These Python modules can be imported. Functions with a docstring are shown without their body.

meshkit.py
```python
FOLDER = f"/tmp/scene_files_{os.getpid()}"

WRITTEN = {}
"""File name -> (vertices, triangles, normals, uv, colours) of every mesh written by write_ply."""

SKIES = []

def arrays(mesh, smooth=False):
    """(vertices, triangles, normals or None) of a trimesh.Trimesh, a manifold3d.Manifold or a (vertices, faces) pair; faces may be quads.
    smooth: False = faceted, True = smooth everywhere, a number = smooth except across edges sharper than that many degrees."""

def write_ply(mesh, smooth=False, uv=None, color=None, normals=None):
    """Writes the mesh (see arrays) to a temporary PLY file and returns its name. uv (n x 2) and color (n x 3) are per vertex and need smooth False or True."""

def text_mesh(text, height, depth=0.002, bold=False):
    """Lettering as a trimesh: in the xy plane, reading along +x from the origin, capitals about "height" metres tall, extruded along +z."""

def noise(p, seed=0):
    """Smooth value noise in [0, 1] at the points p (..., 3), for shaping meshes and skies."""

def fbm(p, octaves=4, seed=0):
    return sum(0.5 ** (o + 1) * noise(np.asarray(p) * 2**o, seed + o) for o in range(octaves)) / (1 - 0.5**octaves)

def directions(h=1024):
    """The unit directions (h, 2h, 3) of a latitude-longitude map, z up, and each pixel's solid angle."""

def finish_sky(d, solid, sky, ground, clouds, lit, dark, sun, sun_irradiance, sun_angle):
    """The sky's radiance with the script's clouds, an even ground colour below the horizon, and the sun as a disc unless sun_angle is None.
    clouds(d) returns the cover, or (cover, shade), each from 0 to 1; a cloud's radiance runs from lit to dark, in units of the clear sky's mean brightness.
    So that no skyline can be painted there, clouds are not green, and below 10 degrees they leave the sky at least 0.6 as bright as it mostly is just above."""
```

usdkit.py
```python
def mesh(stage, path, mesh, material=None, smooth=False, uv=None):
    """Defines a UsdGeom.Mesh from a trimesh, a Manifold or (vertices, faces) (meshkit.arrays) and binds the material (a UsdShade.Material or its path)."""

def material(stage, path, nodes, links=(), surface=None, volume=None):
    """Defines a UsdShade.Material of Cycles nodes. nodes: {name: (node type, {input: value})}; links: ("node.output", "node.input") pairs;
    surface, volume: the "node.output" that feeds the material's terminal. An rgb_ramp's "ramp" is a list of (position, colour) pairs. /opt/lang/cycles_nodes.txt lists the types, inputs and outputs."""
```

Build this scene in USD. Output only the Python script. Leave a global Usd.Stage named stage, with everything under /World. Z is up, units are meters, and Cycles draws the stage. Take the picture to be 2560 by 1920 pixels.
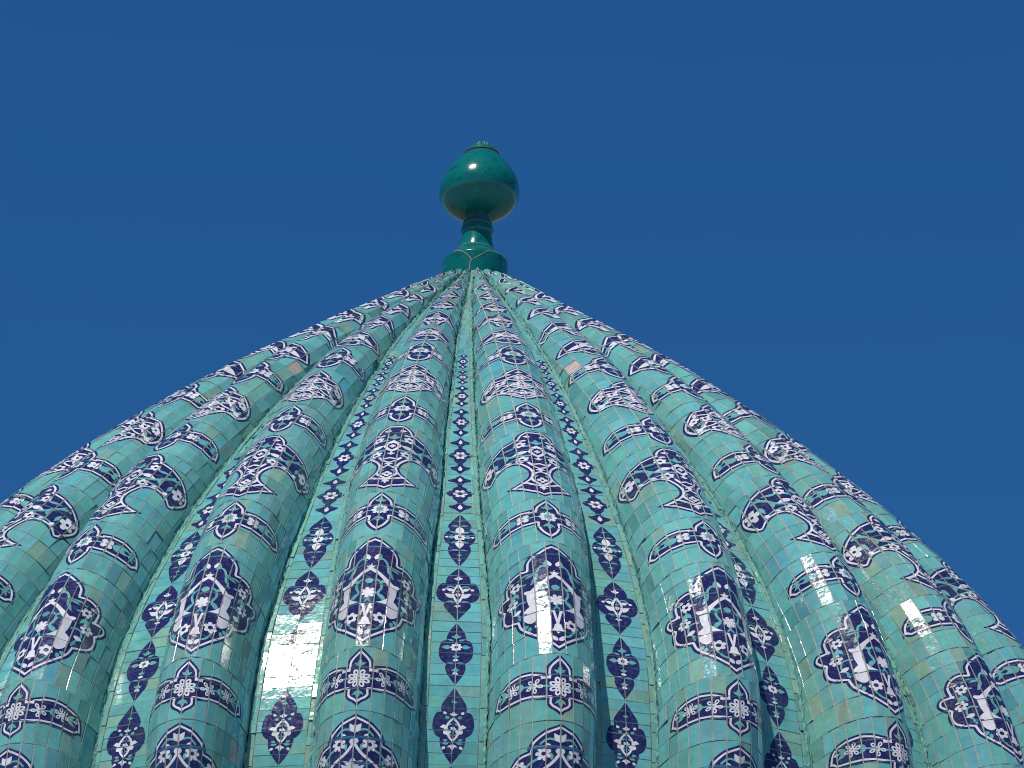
import math
import numpy as np
import shapely
from shapely.geometry import Polygon, LineString, Point, box as sbox
from shapely.ops import unary_union
from shapely import affinity
import mapbox_earcut as earcut
from scipy.interpolate import CubicSpline
from pxr import Usd, UsdGeom, UsdLux, UsdShade, Gf, Sdf, Vt
import usdkit
import meshkit

stage = Usd.Stage.CreateInMemory()
UsdGeom.SetStageUpAxis(stage, UsdGeom.Tokens.z)
UsdGeom.SetStageMetersPerUnit(stage, 1.0)
UsdGeom.Xform.Define(stage, '/World')

# ------------------------------------------------------------------ camera, sky, sun, exposure
SC, EYE = 4.5, 1.6                      # metres per model unit, eye height
F0, YAW, PITCH, ROLL = 17000.0, 0.014933939, 0.457923031, 0.019448269
SUN = np.array([-0.262, -0.425, 0.866])
SUN = SUN / np.linalg.norm(SUN)
SUN_INTENSITY, SKY_STRENGTH, EXPOSURE = 1.0, 0.09, 0.0


def camera_axes():
    d = np.array([math.sin(YAW) * math.cos(PITCH), math.cos(YAW) * math.cos(PITCH), math.sin(PITCH)])
    r = np.array([math.cos(YAW), -math.sin(YAW), 0.0])
    u = np.cross(r, d)
    return math.cos(ROLL) * r + math.sin(ROLL) * u, -math.sin(ROLL) * r + math.cos(ROLL) * u, d


R_, U_, D_ = camera_axes()
cam = UsdGeom.Camera.Define(stage, '/World/camera')
cam.CreateHorizontalApertureAttr(17.3)
cam.CreateVerticalApertureAttr(17.3 * 0.75)
cam.CreateFocalLengthAttr(17.3 * F0 / 2560)
cam.CreateClippingRangeAttr(Gf.Vec2f(0.5, 5000))
cam.CreateExposureAttr(EXPOSURE)
m = Gf.Matrix4d(1.0)
for i, v in enumerate((R_, U_, -D_)):
    m.SetRow(i, Gf.Vec4d(*map(float, v), 0))
m.SetRow(3, Gf.Vec4d(0, 0, EYE, 1))
cam.AddTransformOp().Set(m)

ROT = math.atan2(SUN[0], SUN[1])
sky = UsdLux.DomeLight.Define(stage, '/World/sky')
sky.GetPrim().SetCustomDataByKey('kind', 'structure')
sky_mat = usdkit.material(stage, '/World/Looks/clear_sky', {
    'tex': ('sky_texture', {'sky_type': 'single_scattering', 'sun_disc': False, 'sun_elevation': math.asin(SUN[2]), 'sun_rotation': ROT,
                            'altitude': 700.0, 'air_density': 1.0, 'aerosol_density': 0.0, 'ozone_density': 10.0}),
    'pol': ('hsv', {'saturation': 1.18, 'value': 1.0, 'hue': 0.5, 'fac': 1.0}),
    'bg': ('background_shader', {'strength': SKY_STRENGTH})}, [('tex.color', 'pol.color'), ('pol.color', 'bg.color')], surface='bg.background')
UsdShade.MaterialBindingAPI.Apply(sky.GetPrim()).Bind(sky_mat)
sun = UsdLux.DistantLight.Define(stage, '/World/sun')
sun.CreateIntensityAttr(SUN_INTENSITY)
sun.CreateNormalizeAttr(True) if hasattr(sun, 'CreateNormalizeAttr') else None
sun.CreateAngleAttr(0.53)
sun.CreateColorAttr(Gf.Vec3f(1.0, 0.95, 0.87))
zx = SUN
xx = np.cross([0, 0, 1.0], zx); xx /= np.linalg.norm(xx)
yx = np.cross(zx, xx)
m = Gf.Matrix4d(1.0)
for i, v in enumerate((xx, yx, zx)):
    m.SetRow(i, Gf.Vec4d(*map(float, v), 0))
sun.AddTransformOp().Set(m)


# ------------------------------------------------------------------ helpers
def tag(prim, label=None, category=None, group=None, kind=None):
    for k, v in (('label', label), ('category', category), ('group', group), ('kind', kind)):
        if v:
            prim.SetCustomDataByKey(k, v)


_names = {}


def free(parent, name):
    n = _names.get((parent, name), -1) + 1
    _names[(parent, name)] = n
    return f'{parent}/{name}' + (f'_{n:03d}' if n else '')


def world(P):
    return np.asarray(P, float) * SC + np.array([0, 0, EYE])


def put(path, v, f, mat, tint=None, normals=None):
    """One Mesh prim of triangles; tint = a glaze colour for each vertex."""
    me = UsdGeom.Mesh.Define(stage, path)
    me.CreatePointsAttr(Vt.Vec3fArray.FromNumpy(np.ascontiguousarray(v, np.float32)))
    me.CreateFaceVertexCountsAttr(Vt.IntArray.FromNumpy(np.full(len(f), 3, np.int32)))
    me.CreateFaceVertexIndicesAttr(Vt.IntArray.FromNumpy(np.ascontiguousarray(f, np.int32).ravel()))
    me.CreateSubdivisionSchemeAttr('none')
    if normals is not None:
        me.CreateNormalsAttr(Vt.Vec3fArray.FromNumpy(np.ascontiguousarray(normals, np.float32)))
        me.SetNormalsInterpolation('vertex')
    if tint is not None:
        UsdGeom.PrimvarsAPI(me).CreatePrimvar('tint', Sdf.ValueTypeNames.Color3fArray, 'vertex').Set(
            Vt.Vec3fArray.FromNumpy(np.ascontiguousarray(tint, np.float32)))
    UsdShade.MaterialBindingAPI.Apply(me.GetPrim()).Bind(mat)
    return me.GetPrim()


def smooth_normals(v, f):
    n = np.zeros_like(v)
    c = np.cross(v[f[:, 1]] - v[f[:, 0]], v[f[:, 2]] - v[f[:, 0]])
    for k in range(3):
        np.add.at(n, f[:, k], c)
    return n / np.maximum(np.linalg.norm(n, axis=1, keepdims=True), 1e-12)


def grid_faces(a, b, wrap=False):
    i, j = np.meshgrid(np.arange(a - 1), np.arange(b if wrap else b - 1), indexing='ij')
    p = i * b + j; q = i * b + (j + 1) % b; r = (i + 1) * b + (j + 1) % b; s = (i + 1) * b + j
    return np.concatenate([np.stack([p, q, r], -1).reshape(-1, 3), np.stack([p, r, s], -1).reshape(-1, 3)])


# ------------------------------------------------------------------ materials
MAT = {}
MAT['glaze'] = usdkit.material(stage, '/World/Looks/glazed_tile', {
    'tint': ('attribute', {'attribute': 'tint'}), 'pos': ('geometry', {}),
    'mott': ('noise_texture', {'scale': 14.0, 'detail': 4.0, 'roughness': 0.6}),
    'mr': ('map_range', {'from_min': 0.3, 'from_max': 0.7, 'to_min': 0.86, 'to_max': 1.1}),
    'col': ('vector_math', {'math_type': 'scale'}),
    'dust': ('noise_texture', {'scale': 46.0, 'detail': 5.0, 'roughness': 0.7}),
    'dr': ('map_range', {'from_min': 0.5, 'from_max': 0.85, 'to_min': 0.0, 'to_max': 0.28, 'clamp': True}),
    'dm': ('mix_color', {'b': (0.36, 0.33, 0.28)}),
    'rr': ('map_range', {'from_min': 0.35, 'from_max': 0.75, 'to_min': 0.07, 'to_max': 0.21}),
    'smp': ('mapping', {'mapping_type': 'point', 'scale': (3.2, 3.2, 0.55)}), 'streak': ('noise_texture', {'scale': 1.6, 'detail': 5.0, 'roughness': 0.65}),
    'str': ('map_range', {'from_min': 0.52, 'from_max': 0.72, 'to_min': 0.0, 'to_max': 0.30, 'clamp': True}), 'stm': ('mix_color', {'b': (0.05, 0.11, 0.09)}),
    'wave': ('noise_texture', {'scale': 11.0, 'detail': 2.0, 'roughness': 0.5}),
    'b1': ('bump', {'strength': 0.6, 'distance': 0.0045}),
    'fine': ('noise_texture', {'scale': 60.0, 'detail': 4.0, 'roughness': 0.6}),
    'b2': ('bump', {'strength': 0.45, 'distance': 0.0012}),
    'p': ('principled_bsdf', {'ior': 1.55})},
    [('pos.position', 'mott.vector'), ('pos.position', 'dust.vector'), ('pos.position', 'wave.vector'), ('pos.position', 'fine.vector'),
     ('mott.fac', 'mr.value'), ('tint.color', 'col.vector1'), ('mr.result', 'col.scale'),
     ('dust.fac', 'dr.value'), ('dr.result', 'dm.fac'), ('pos.position', 'smp.vector'), ('smp.vector', 'streak.vector'), ('streak.fac', 'str.value'), ('str.result', 'stm.fac'),
     ('col.vector', 'stm.a'), ('stm.result', 'dm.a'), ('dm.result', 'p.base_color'),
     ('dust.fac', 'rr.value'), ('rr.result', 'p.roughness'),
     ('wave.fac', 'b1.height'), ('fine.fac', 'b2.height'), ('b1.normal', 'b2.normal'), ('b2.normal', 'p.normal')], surface='p.BSDF')


def rough_mat(name, c0, c1, scale, rough=0.9, bump=0.004, bscale=90.0):
    return usdkit.material(stage, '/World/Looks/' + name, {
        'pos': ('geometry', {}), 'n': ('noise_texture', {'scale': scale, 'detail': 6.0, 'roughness': 0.65}),
        'r': ('rgb_ramp', {'ramp': [(0.3, c0), (0.7, c1)]}),
        'bn': ('noise_texture', {'scale': bscale, 'detail': 4.0}), 'b': ('bump', {'strength': 0.7, 'distance': bump}),
        'p': ('principled_bsdf', {'roughness': rough})},
        [('pos.position', 'n.vector'), ('pos.position', 'bn.vector'), ('n.fac', 'r.fac'), ('r.color', 'p.base_color'),
         ('bn.fac', 'b.height'), ('b.normal', 'p.normal')], surface='p.BSDF')


MAT['grout'] = rough_mat('tile_grout', (0.30, 0.25, 0.21), (0.55, 0.48, 0.42), 25.0)
MAT['mortar'] = rough_mat('turquoise_mortar', (0.065, 0.17, 0.145), (0.165, 0.43, 0.38), 16.0, 0.7, 0.010, 40.0)
MAT['seam'] = rough_mat('finial_mortar', (0.20, 0.18, 0.15), (0.36, 0.33, 0.28), 30.0)
MAT['clay'] = rough_mat('bare_clay', (0.05, 0.028, 0.02), (0.13, 0.07, 0.05), 40.0)
MAT['brick'] = rough_mat('sandy_brick', (0.30, 0.22, 0.14), (0.42, 0.33, 0.22), 3.0)
MAT['ground'] = rough_mat('dry_ground', (0.14, 0.125, 0.095), (0.21, 0.185, 0.14), 0.4, 0.95, 0.02, 6.0)
MAT['finial'] = usdkit.material(stage, '/World/Looks/finial_glaze', {
    'pos': ('geometry', {}), 'mp': ('mapping', {'mapping_type': 'point', 'scale': (60.0, 60.0, 5.0)}),
    'st': ('noise_texture', {'scale': 1.0, 'detail': 4.0, 'roughness': 0.6}),
    'n': ('noise_texture', {'scale': 9.0, 'detail': 6.0, 'roughness': 0.7}),
    'r': ('rgb_ramp', {'ramp': [(0.28, (0.004, 0.05, 0.047)), (0.45, (0.002, 0.130, 0.118)), (0.75, (0.004, 0.175, 0.158))]}),
    'sp': ('noise_texture', {'scale': 55.0, 'detail': 2.0}),
    'sr': ('map_range', {'from_min': 0.70, 'from_max': 0.76, 'to_min': 0.0, 'to_max': 0.5, 'clamp': True}),
    'sm': ('mix_color', {'b': (0.25, 0.3, 0.27)}),
    'b1': ('bump', {'strength': 0.35, 'distance': 0.002}), 'b2': ('bump', {'strength': 0.3, 'distance': 0.006}),
    'p': ('principled_bsdf', {'roughness': 0.17, 'ior': 1.45})},
    [('pos.position', 'mp.vector'), ('mp.vector', 'st.vector'), ('pos.position', 'n.vector'), ('n.fac', 'r.fac'), ('pos.position', 'sp.vector'),
     ('sp.fac', 'sr.value'), ('sr.result', 'sm.fac'), ('r.color', 'sm.a'), ('sm.result', 'p.base_color'),
     ('st.fac', 'b1.height'), ('n.fac', 'b2.height'), ('b1.normal', 'b2.normal'), ('b2.normal', 'p.normal')], surface='p.BSDF')

# ------------------------------------------------------------------ ground
g = np.array([[-3000, -3000, 0], [3000, -3000, 0], [3000, 3000, 0], [-3000, 3000, 0]], float)
tag(put('/World/ground', g, np.array([[0, 1, 2], [0, 2, 3]]), MAT['ground']), kind='structure')
# ------------------------------------------------------------------ painted ornament, flat, in thousandths of a model unit (x sideways, y down)
def spl(pts, n=5):
    p = np.array(pts, float)
    if len(p) < 3:
        return p
    t = np.concatenate([[0], np.cumsum(np.maximum(np.linalg.norm(np.diff(p, axis=0), axis=1), 1e-6) ** 0.5)])
    c = CubicSpline(t, p, bc_type='natural')
    return c(np.concatenate([np.linspace(a, b, n, endpoint=False) for a, b in zip(t[:-1], t[1:])] + [t[-1:]]))


def lobes(*segs):
    r = np.concatenate([spl(s) for s in segs])
    return Polygon(np.concatenate([r, (r * [-1, 1])[::-1]])).buffer(0)


def sym(g):
    return unary_union([g, affinity.scale(g, -1, 1, origin=(0, 0))])


def stem(pts, w):
    return LineString(spl(pts, 4)).buffer(w / 2, quad_segs=3)


def leaf(x, y, ang, L, w):
    a = math.radians(ang)
    t = np.linspace(0, 1, 6)
    h = w / 2 * np.sin(math.pi * t ** 0.75)
    p = np.concatenate([np.stack([L * t, h], -1), np.stack([L * t, -h], -1)[::-1][1:-1]])
    c, s = math.cos(a), math.sin(a)
    return Polygon(np.stack([x + p[:, 0] * c - p[:, 1] * s, y + p[:, 0] * s + p[:, 1] * c], -1)).buffer(0)


def flower(x, y, r, n=6, hole=0.3, rot=0.0, waist=0.55):
    a = np.linspace(0, 2 * math.pi, n * 6, endpoint=False)
    rr = r * (waist + (1 - waist) * np.abs(np.cos(n * (a - rot) / 2)) ** 0.6)
    p = Polygon(np.stack([x + rr * np.cos(a), y + rr * np.sin(a)], -1)).buffer(0)
    return p.difference(Point(x, y).buffer(r * hole, quad_segs=3)) if hole else p


def blossom(x, y, r, n=6, rot=0.0):
    """open petals drawn as loops"""
    g = []
    for k in range(n):
        a = rot + 2 * math.pi * k / n
        q = affinity.scale(Point(0, 0).buffer(1, quad_segs=3), r * 0.34, r * 0.24)
        q = q.difference(affinity.scale(Point(0, 0).buffer(1, quad_segs=2), r * 0.16, r * 0.09))
        q = affinity.translate(affinity.rotate(q, math.degrees(a), origin=(0, 0)), x + r * 0.66 * math.cos(a), y + r * 0.66 * math.sin(a))
        g.append(q)
    g.append(Point(x, y).buffer(r * 0.34, quad_segs=3).difference(Point(x, y).buffer(r * 0.13, quad_segs=2)))
    return unary_union(g)


def fleur(x, y, s, d=1):
    """three-leaved palmette pointing up (d = 1) or down"""
    return unary_union([leaf(x, y + 0.55 * s * d, -90 * d, s * 1.25, s * 0.62), leaf(x, y + 0.5 * s * d, -35 * d, s * 0.95, s * 0.45),
                        leaf(x, y + 0.5 * s * d, -145 * d, s * 0.95, s * 0.45), Point(x, y + 0.5 * s * d).buffer(s * 0.22, quad_segs=2)])


def tulip(x, y, s, d=1):
    return Polygon([(x, y - 0.5 * s * d), (x + 0.22 * s, y - 0.35 * s * d), (x + 0.32 * s, y + 0.1 * s * d), (x + 0.55 * s, y + 0.42 * s * d), (x + 0.2 * s, y + 0.35 * s * d),
                    (x, y + 0.6 * s * d), (x - 0.2 * s, y + 0.35 * s * d), (x - 0.55 * s, y + 0.42 * s * d), (x - 0.32 * s, y + 0.1 * s * d), (x - 0.22 * s, y - 0.35 * s * d)])


def frame_of(P, a=3.8, b=3.2):
    return P.buffer(-a, join_style=2, mitre_limit=1.3).difference(P.buffer(-a - b, join_style=2, mitre_limit=1.3))


def layered(P, ring, T=(), W=(), N=(), B=()):
    """painter's order: navy ground, white ring, turquoise, white, navy details, blue smears"""
    inner = P.buffer(-7.8, join_style=2, mitre_limit=1.3) if ring else P
    U = lambda q: unary_union([x for x in q]) if q else None
    out = [('N', P)]
    t = U(list(T))
    if t is not None:
        out.append(('T', t.intersection(inner.buffer(1.0))))
    w = U(list(W))
    if w is not None:
        w = w.intersection(inner.buffer(1.5))
    if ring:
        f = frame_of(P)
        w = f if w is None else w.union(f)
    if w is not None:
        out.append(('W', w))
    if N:
        out.append(('N', U(list(N)).intersection(P)))
    if B:
        out.append(('B', U(list(B)).intersection(P.buffer(3))))
    return out


def m_big():                            # round medallion with a lyre-shaped frame
    P = lobes([(0, 0), (15, 11), (30, 24), (38, 35), (40, 48)], [(40, 48), (54, 47), (69, 55), (75, 66), (75, 80)],
              [(75, 80), (87, 80), (93, 90), (89, 102), (82, 112)], [(82, 112), (85, 125), (81, 140), (70, 151), (58, 157)],
              [(58, 157), (53, 173), (35, 194), (14, 213), (0, 226)])
    lyre = Polygon(np.concatenate([spl([(0, 68), (14, 80), (27, 92), (33, 97)]), [(41, 95), (43, 98)], spl([(39, 104), (39, 116), (36, 131)]),
                                   spl([(36, 131), (43, 137), (46, 148), (42, 160), (33, 166), (26, 160), (27, 150)]), spl([(27, 148), (18, 146), (8, 148), (2, 150)]),
                                   spl([(6, 146), (18, 139), (26, 130), (28.5, 118), (26, 106), (14, 88), (0, 75)])])).buffer(0)
    W = [sym(lyre), sym(stem([(5, 147), (3, 158), (0, 172)], 3.6)), tulip(0, 181, 19), fleur(0, 66, 8), flower(0, 124, 11, 7, 0), sym(leaf(4, 52, -70, 14, 7)),
         sym(flower(54, 78, 9, 6, 0.32)), sym(flower(62, 109, 10, 6, 0.32)), sym(leaf(48, 131, 10, 14, 8)), sym(flower(20, 172, 10.5, 6, 0.36, 0.3)),
         sym(leaf(1, 206, -50, 13, 7)), sym(leaf(66, 90, -60, 10, 5)), sym(leaf(56, 64, 15, 11, 6))]
    T = [sym(stem([(8, 54), (15, 50), (22, 60), (24, 74), (31, 84)], 3.4)), sym(leaf(22, 62, 20, 20, 6)), sym(leaf(24, 72, 60, 14, 6)), sym(stem([(24, 66), (38, 62), (50, 66)], 3)),
         sym(leaf(12, 52, -100, 14, 5)), Point(0, 98).buffer(5.5), fleur(0, 97, 8), sym(stem([(0, 138), (5, 145), (9, 152)], 2.8)), sym(stem([(0, 138), (2, 132)], 2.6)),
         sym(stem([(9, 96), (15, 100), (17, 112), (13, 124), (20, 134)], 3.6)), sym(leaf(15, 100, -30, 12, 6)), sym(leaf(14, 124, 50, 16, 7)),
         sym(stem([(56, 86), (57, 98), (60, 104)], 3.0)), sym(leaf(57, 90, 60, 16, 6)), sym(leaf(56, 90, 115, 14, 6)), sym(stem([(42, 118), (54, 116), (58, 128), (52, 140)], 3.0)),
         sym(leaf(52, 140, 100, 12, 6)), sym(stem([(40, 80), (47, 79)], 3)), sym(stem([(24, 181), (16, 194), (8, 198)], 3.2)), sym(leaf(38, 168, 30, 13, 7)), sym(leaf(36, 172, 80, 11, 6))]
    return layered(P, True, T, W, B=[sbox(-44, 22, 44, 26), sym(sbox(4, 143, 26, 147)), sbox(-40, 143, -50, 146)])


def m_band(half, notch_y0, notch_y1, top, bot, h, star, end):
    """cartouche band with an ogee in the middle"""
    x0 = 20
    P = lobes([(0, -2), (7, 5), (13.5, 12), (18.5, 20), (x0, notch_y0)], [(x0, notch_y0 - 1), (half * 0.45, top + 1), (half * 0.7, top + 2), (half * 0.86, top + 8), (half * 0.95, top + 18), (half, bot - 6)],
              [(half, bot - 6), (half * 0.94, bot - 5)], [(half * 0.94, bot - 5), (half * 0.89, bot), (half * 0.82, bot + 2), (half * 0.5, bot + 3), (x0, notch_y1)],
              [(x0 - 1, notch_y1), (x0 - 1, notch_y1 + 7), (14, notch_y1 + 0.55 * (h - notch_y1)), (7, h - 7), (0, h + 1)])
    cy = (notch_y0 + notch_y1) / 2
    ey = (top + bot) / 2
    f1, f2 = half * 0.32, half * 0.64
    T = [fleur(0, notch_y0 - 6, 11), fleur(0, notch_y1 + 6, 11, -1), sym(stem([(12, cy), (f1, (cy * 0.6 + ey * 0.4)), (f2, ey), (half * 0.86, ey)], 2.8)),
         sym(leaf(half * 0.46, ey + 2, -35, 14, 6)), sym(leaf(half * 0.46, ey + 2, 35, 14, 6)), sym(leaf(half * 0.72, ey, -35, half * 0.16, 7)), sym(leaf(half * 0.72, ey, 35, half * 0.16, 7))]
    if star:
        W = [blossom(0, cy, 17, 8, math.pi / 8), sym(blossom(f1, cy * 0.6 + ey * 0.4, 13, 5, 0.4)), sym(blossom(f2, ey, 13, 6, 0.2)), sym(leaf(half * 0.83, ey, 0, 8, 6))]
        N = []
    else:
        W = [flower(0, cy, 12.5, 8, 0, waist=0.72), sym(flower(f1 * 1.15, cy * 0.6 + ey * 0.4, 11, 4, 0.22, 0.75, 0.3))]
        T.append(sym(leaf(half * 0.5, ey, 0, half * 0.3, 16)))
        N = [sym(leaf(half * 0.64, ey, 0, half * 0.12, 6))]
    out = layered(P, True, T, W, N)
    if not star:
        out += [('T', flower(0, cy, 6.5, 4, 0, 0.785)), ('N', Point(0, cy).buffer(1.8, quad_segs=2))]
    return out


def m_mushroom():
    P = lobes([(0, 0), (14, 2), (25, 12), (30, 25)], [(30, 25), (46, 29), (62, 35), (80, 44), (94, 56), (103, 69), (104, 82), (98, 98), (89, 114)],
              [(89, 114), (80, 119), (71, 113)], [(71, 113), (62, 107), (50, 105), (38, 107), (29, 115)], [(29, 115), (21, 129), (18, 146), (24, 160), (38, 168), (56, 170)],
              [(56, 170), (30, 193), (0, 213)])
    W = [Polygon([(0, 52), (10, 62), (14, 73), (9, 84), (0, 92), (-9, 84), (-14, 73), (-10, 62)]), sym(leaf(13, 70, 14, 27, 10)), fleur(0, 96, 8), sym(flower(24, 46, 9.5, 6, 0.3, 0.3)), sym(flower(24, 96, 10.5, 6, 0.3, 0.3)),
         sym(leaf(6, 22, -20, 12, 7)), sym(leaf(13, 34, -10, 12, 5)), sym(flower(82, 77, 15, 5, 0.2, 0.6, 0.4)), sym(leaf(66, 92, 120, 14, 7)), sym(leaf(86, 108, -60, 12, 6)), sym(stem([(0, 112), (11, 116), (16, 108)], 3.6)),
         sym(stem([(0, 128), (9, 122), (14, 112)], 3.2)), fleur(0, 134, 9, -1), sym(stem([(0, 138), (11, 148), (15, 160), (7, 174), (0, 180)], 3.8)), sym(leaf(13, 156, 25, 26, 11)), flower(0, 165, 8, 4, 0.3),
         sym(leaf(12, 134, 70, 12, 7)), fleur(0, 190, 8, -1), sym(leaf(48, 94, 165, 10, 5)), sym(stem([(0, 184), (14, 178), (24, 170), (40, 174)], 4)), sym(leaf(28, 174, -12, 20, 7))]
    T = [fleur(0, 40, 13), sym(stem([(12, 86), (28, 82), (44, 72), (58, 56), (72, 52)], 5)), sym(leaf(42, 72, 60, 16, 7)), sym(leaf(58, 58, -70, 12, 6)), sym(stem([(32, 90), (48, 92), (62, 96), (74, 108)], 3)),
         sym(leaf(66, 70, 100, 20, 7)), sym(leaf(30, 52, -5, 26, 6)), sym(leaf(6, 54, -10, 20, 6)), sym(stem([(6, 152), (11, 158)], 3))]
    N = [Polygon([(0, 61), (6, 67), (8, 73), (5, 80), (0, 85), (-5, 80), (-8, 73), (-6, 67)])]
    return layered(P, True, T, W, N) + [('W', flower(0, 73, 5, 4, 0))]


def m_low():                            # medallion at the lower edge of the frame
    P = lobes([(0, 0), (22, 10), (35, 20), (43, 30), (45, 41)], [(45, 41), (58, 45), (69, 55), (77, 67), (83, 80)], [(83, 80), (93, 92), (97, 112), (93, 128), (86, 138)],
              [(86, 138), (84, 154), (70, 166), (56, 170)], [(56, 170), (46, 190), (22, 212), (0, 226)])
    ogee = sym(stem([(0, 46), (8, 58), (18, 68), (32, 78), (40, 94), (38, 116), (24, 138), (0, 154)], 4.2))
    W = [fleur(0, 23, 11), sym(leaf(1, 28, -60, 15, 8)), flower(0, 42, 7, 3, 0, 0.5), sym(flower(23, 47, 11.5, 7, 0.28)), ogee, sym(flower(56, 65, 9.5, 6, 0.2)), sym(leaf(13, 38, -50, 10, 6)),
         tulip(0, 84, 26, -1), sym(leaf(2, 92, -40, 20, 8)), flower(0, 116, 10, 6, 0.3), sym(flower(64, 100, 11, 6, 0.3)), sym(flower(52, 138, 10, 6, 0.3)), sym(leaf(40, 84, -20, 16, 9)), tulip(0, 172, 20)]
    T = [sym(stem([(4, 27), (16, 24), (27, 32)], 3.2)), sym(stem([(30, 54), (40, 60), (50, 72), (58, 90), (60, 110)], 3.4)), sym(leaf(46, 66, 110, 14, 6)), sym(leaf(13, 46, 100, 12, 6)),
         sym(stem([(10, 96), (22, 100), (28, 112)], 3)), sym(stem([(10, 126), (22, 122)], 3)), sym(leaf(62, 118, 60, 18, 7)), sym(leaf(40, 150, 120, 18, 7))]
    return layered(P, True, T, W, B=[sbox(-46, 34.5, 46, 39.5), sbox(2, 76, 24, 79.5)])


def m_fan():                            # wide dense medallion
    P = lobes([(0, 0), (17, 15), (25, 28)], [(25, 28), (42, 31), (56, 45), (66, 60), (68, 78), (62, 95)], [(62, 95), (55, 103), (45, 103)], [(45, 103), (34, 108), (20, 129), (0, 150)])
    W = [sym(stem([(0, 34), (14, 44), (24, 60), (40, 84), (58, 92)], 3.4)), sym(stem([(0, 62), (20, 50), (40, 48), (56, 64)], 3.2)), sym(stem([(0, 62), (16, 80), (34, 88), (52, 84)], 3.2)),
         sym(stem([(0, 100), (14, 84), (30, 72), (46, 72)], 3.2)), flower(0, 48, 9, 6, 0), flower(0, 80, 12, 6, 0.3), sym(flower(28, 62, 9, 4, 0.4, 0.78)), sym(flower(46, 58, 8, 4, 0.3)),
         sym(flower(24, 100, 10, 4, 0.45, 0.78)), sym(leaf(44, 88, 20, 14, 8)), sym(leaf(50, 68, -60, 12, 7)), flower(0, 116, 9, 6, 0), sym(leaf(8, 108, 60, 16, 8)), fleur(0, 22, 8),
         sym(leaf(10, 30, 20, 12, 6)), sym(leaf(34, 40, 30, 12, 6)), sym(stem([(4, 132), (14, 120), (22, 112)], 3)), sym(stem([(0, 92), (16, 108), (12, 122)], 2.8))]
    T = [sym(leaf(8, 66, 30, 16, 7)), sym(leaf(34, 74, 40, 16, 7)), sym(leaf(38, 52, 10, 12, 6)), sym(leaf(6, 36, 60, 12, 6)), sym(leaf(10, 92, 60, 14, 6)), sym(leaf(40, 94, 0, 12, 6)), fleur(0, 132, 7, -1), sym(leaf(52, 76, 90, 14, 6))]
    return layered(P, True, T, W)


def m_wing():                           # small winged cartouche
    P = lobes([(0, 0), (19, 11), (40, 27), (53, 48)], [(53, 48), (36, 61), (22, 71)], [(22, 71), (17, 82), (9, 90), (0, 94)])
    W = [flower(0, 38, 15, 4, 0.4, 0, 0.7), sym(leaf(8, 42, 18, 28, 13)), sym(leaf(6, 30, -30, 14, 8)), fleur(0, 66, 9, -1), sym(leaf(5, 56, 40, 14, 8))]
    T = [flower(0, 38, 6, 4, 0), sym(leaf(12, 56, 30, 14, 6)), fleur(0, 80, 7, -1)]
    return layered(P, True, T, W)


def m_spear():                          # pointed wing
    P = lobes([(0, 0), (22, 10), (40, 34), (58, 44)], [(58, 44), (44, 68), (30, 60), (20, 55)], [(20, 55), (14, 72), (11, 92), (0, 104)])
    W = [flower(0, 42, 14, 5, 0.35, -1.57, 0.6), sym(leaf(6, 36, 20, 26, 12)), fleur(0, 78, 9, -1), sym(leaf(2, 64, 30, 10, 6)), fleur(0, 20, 8)]
    T = [flower(0, 42, 5, 4, 0), sym(leaf(26, 48, 20, 22, 8)), fleur(0, 90, 6, -1)]
    return layered(P, True, T, W)


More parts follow.
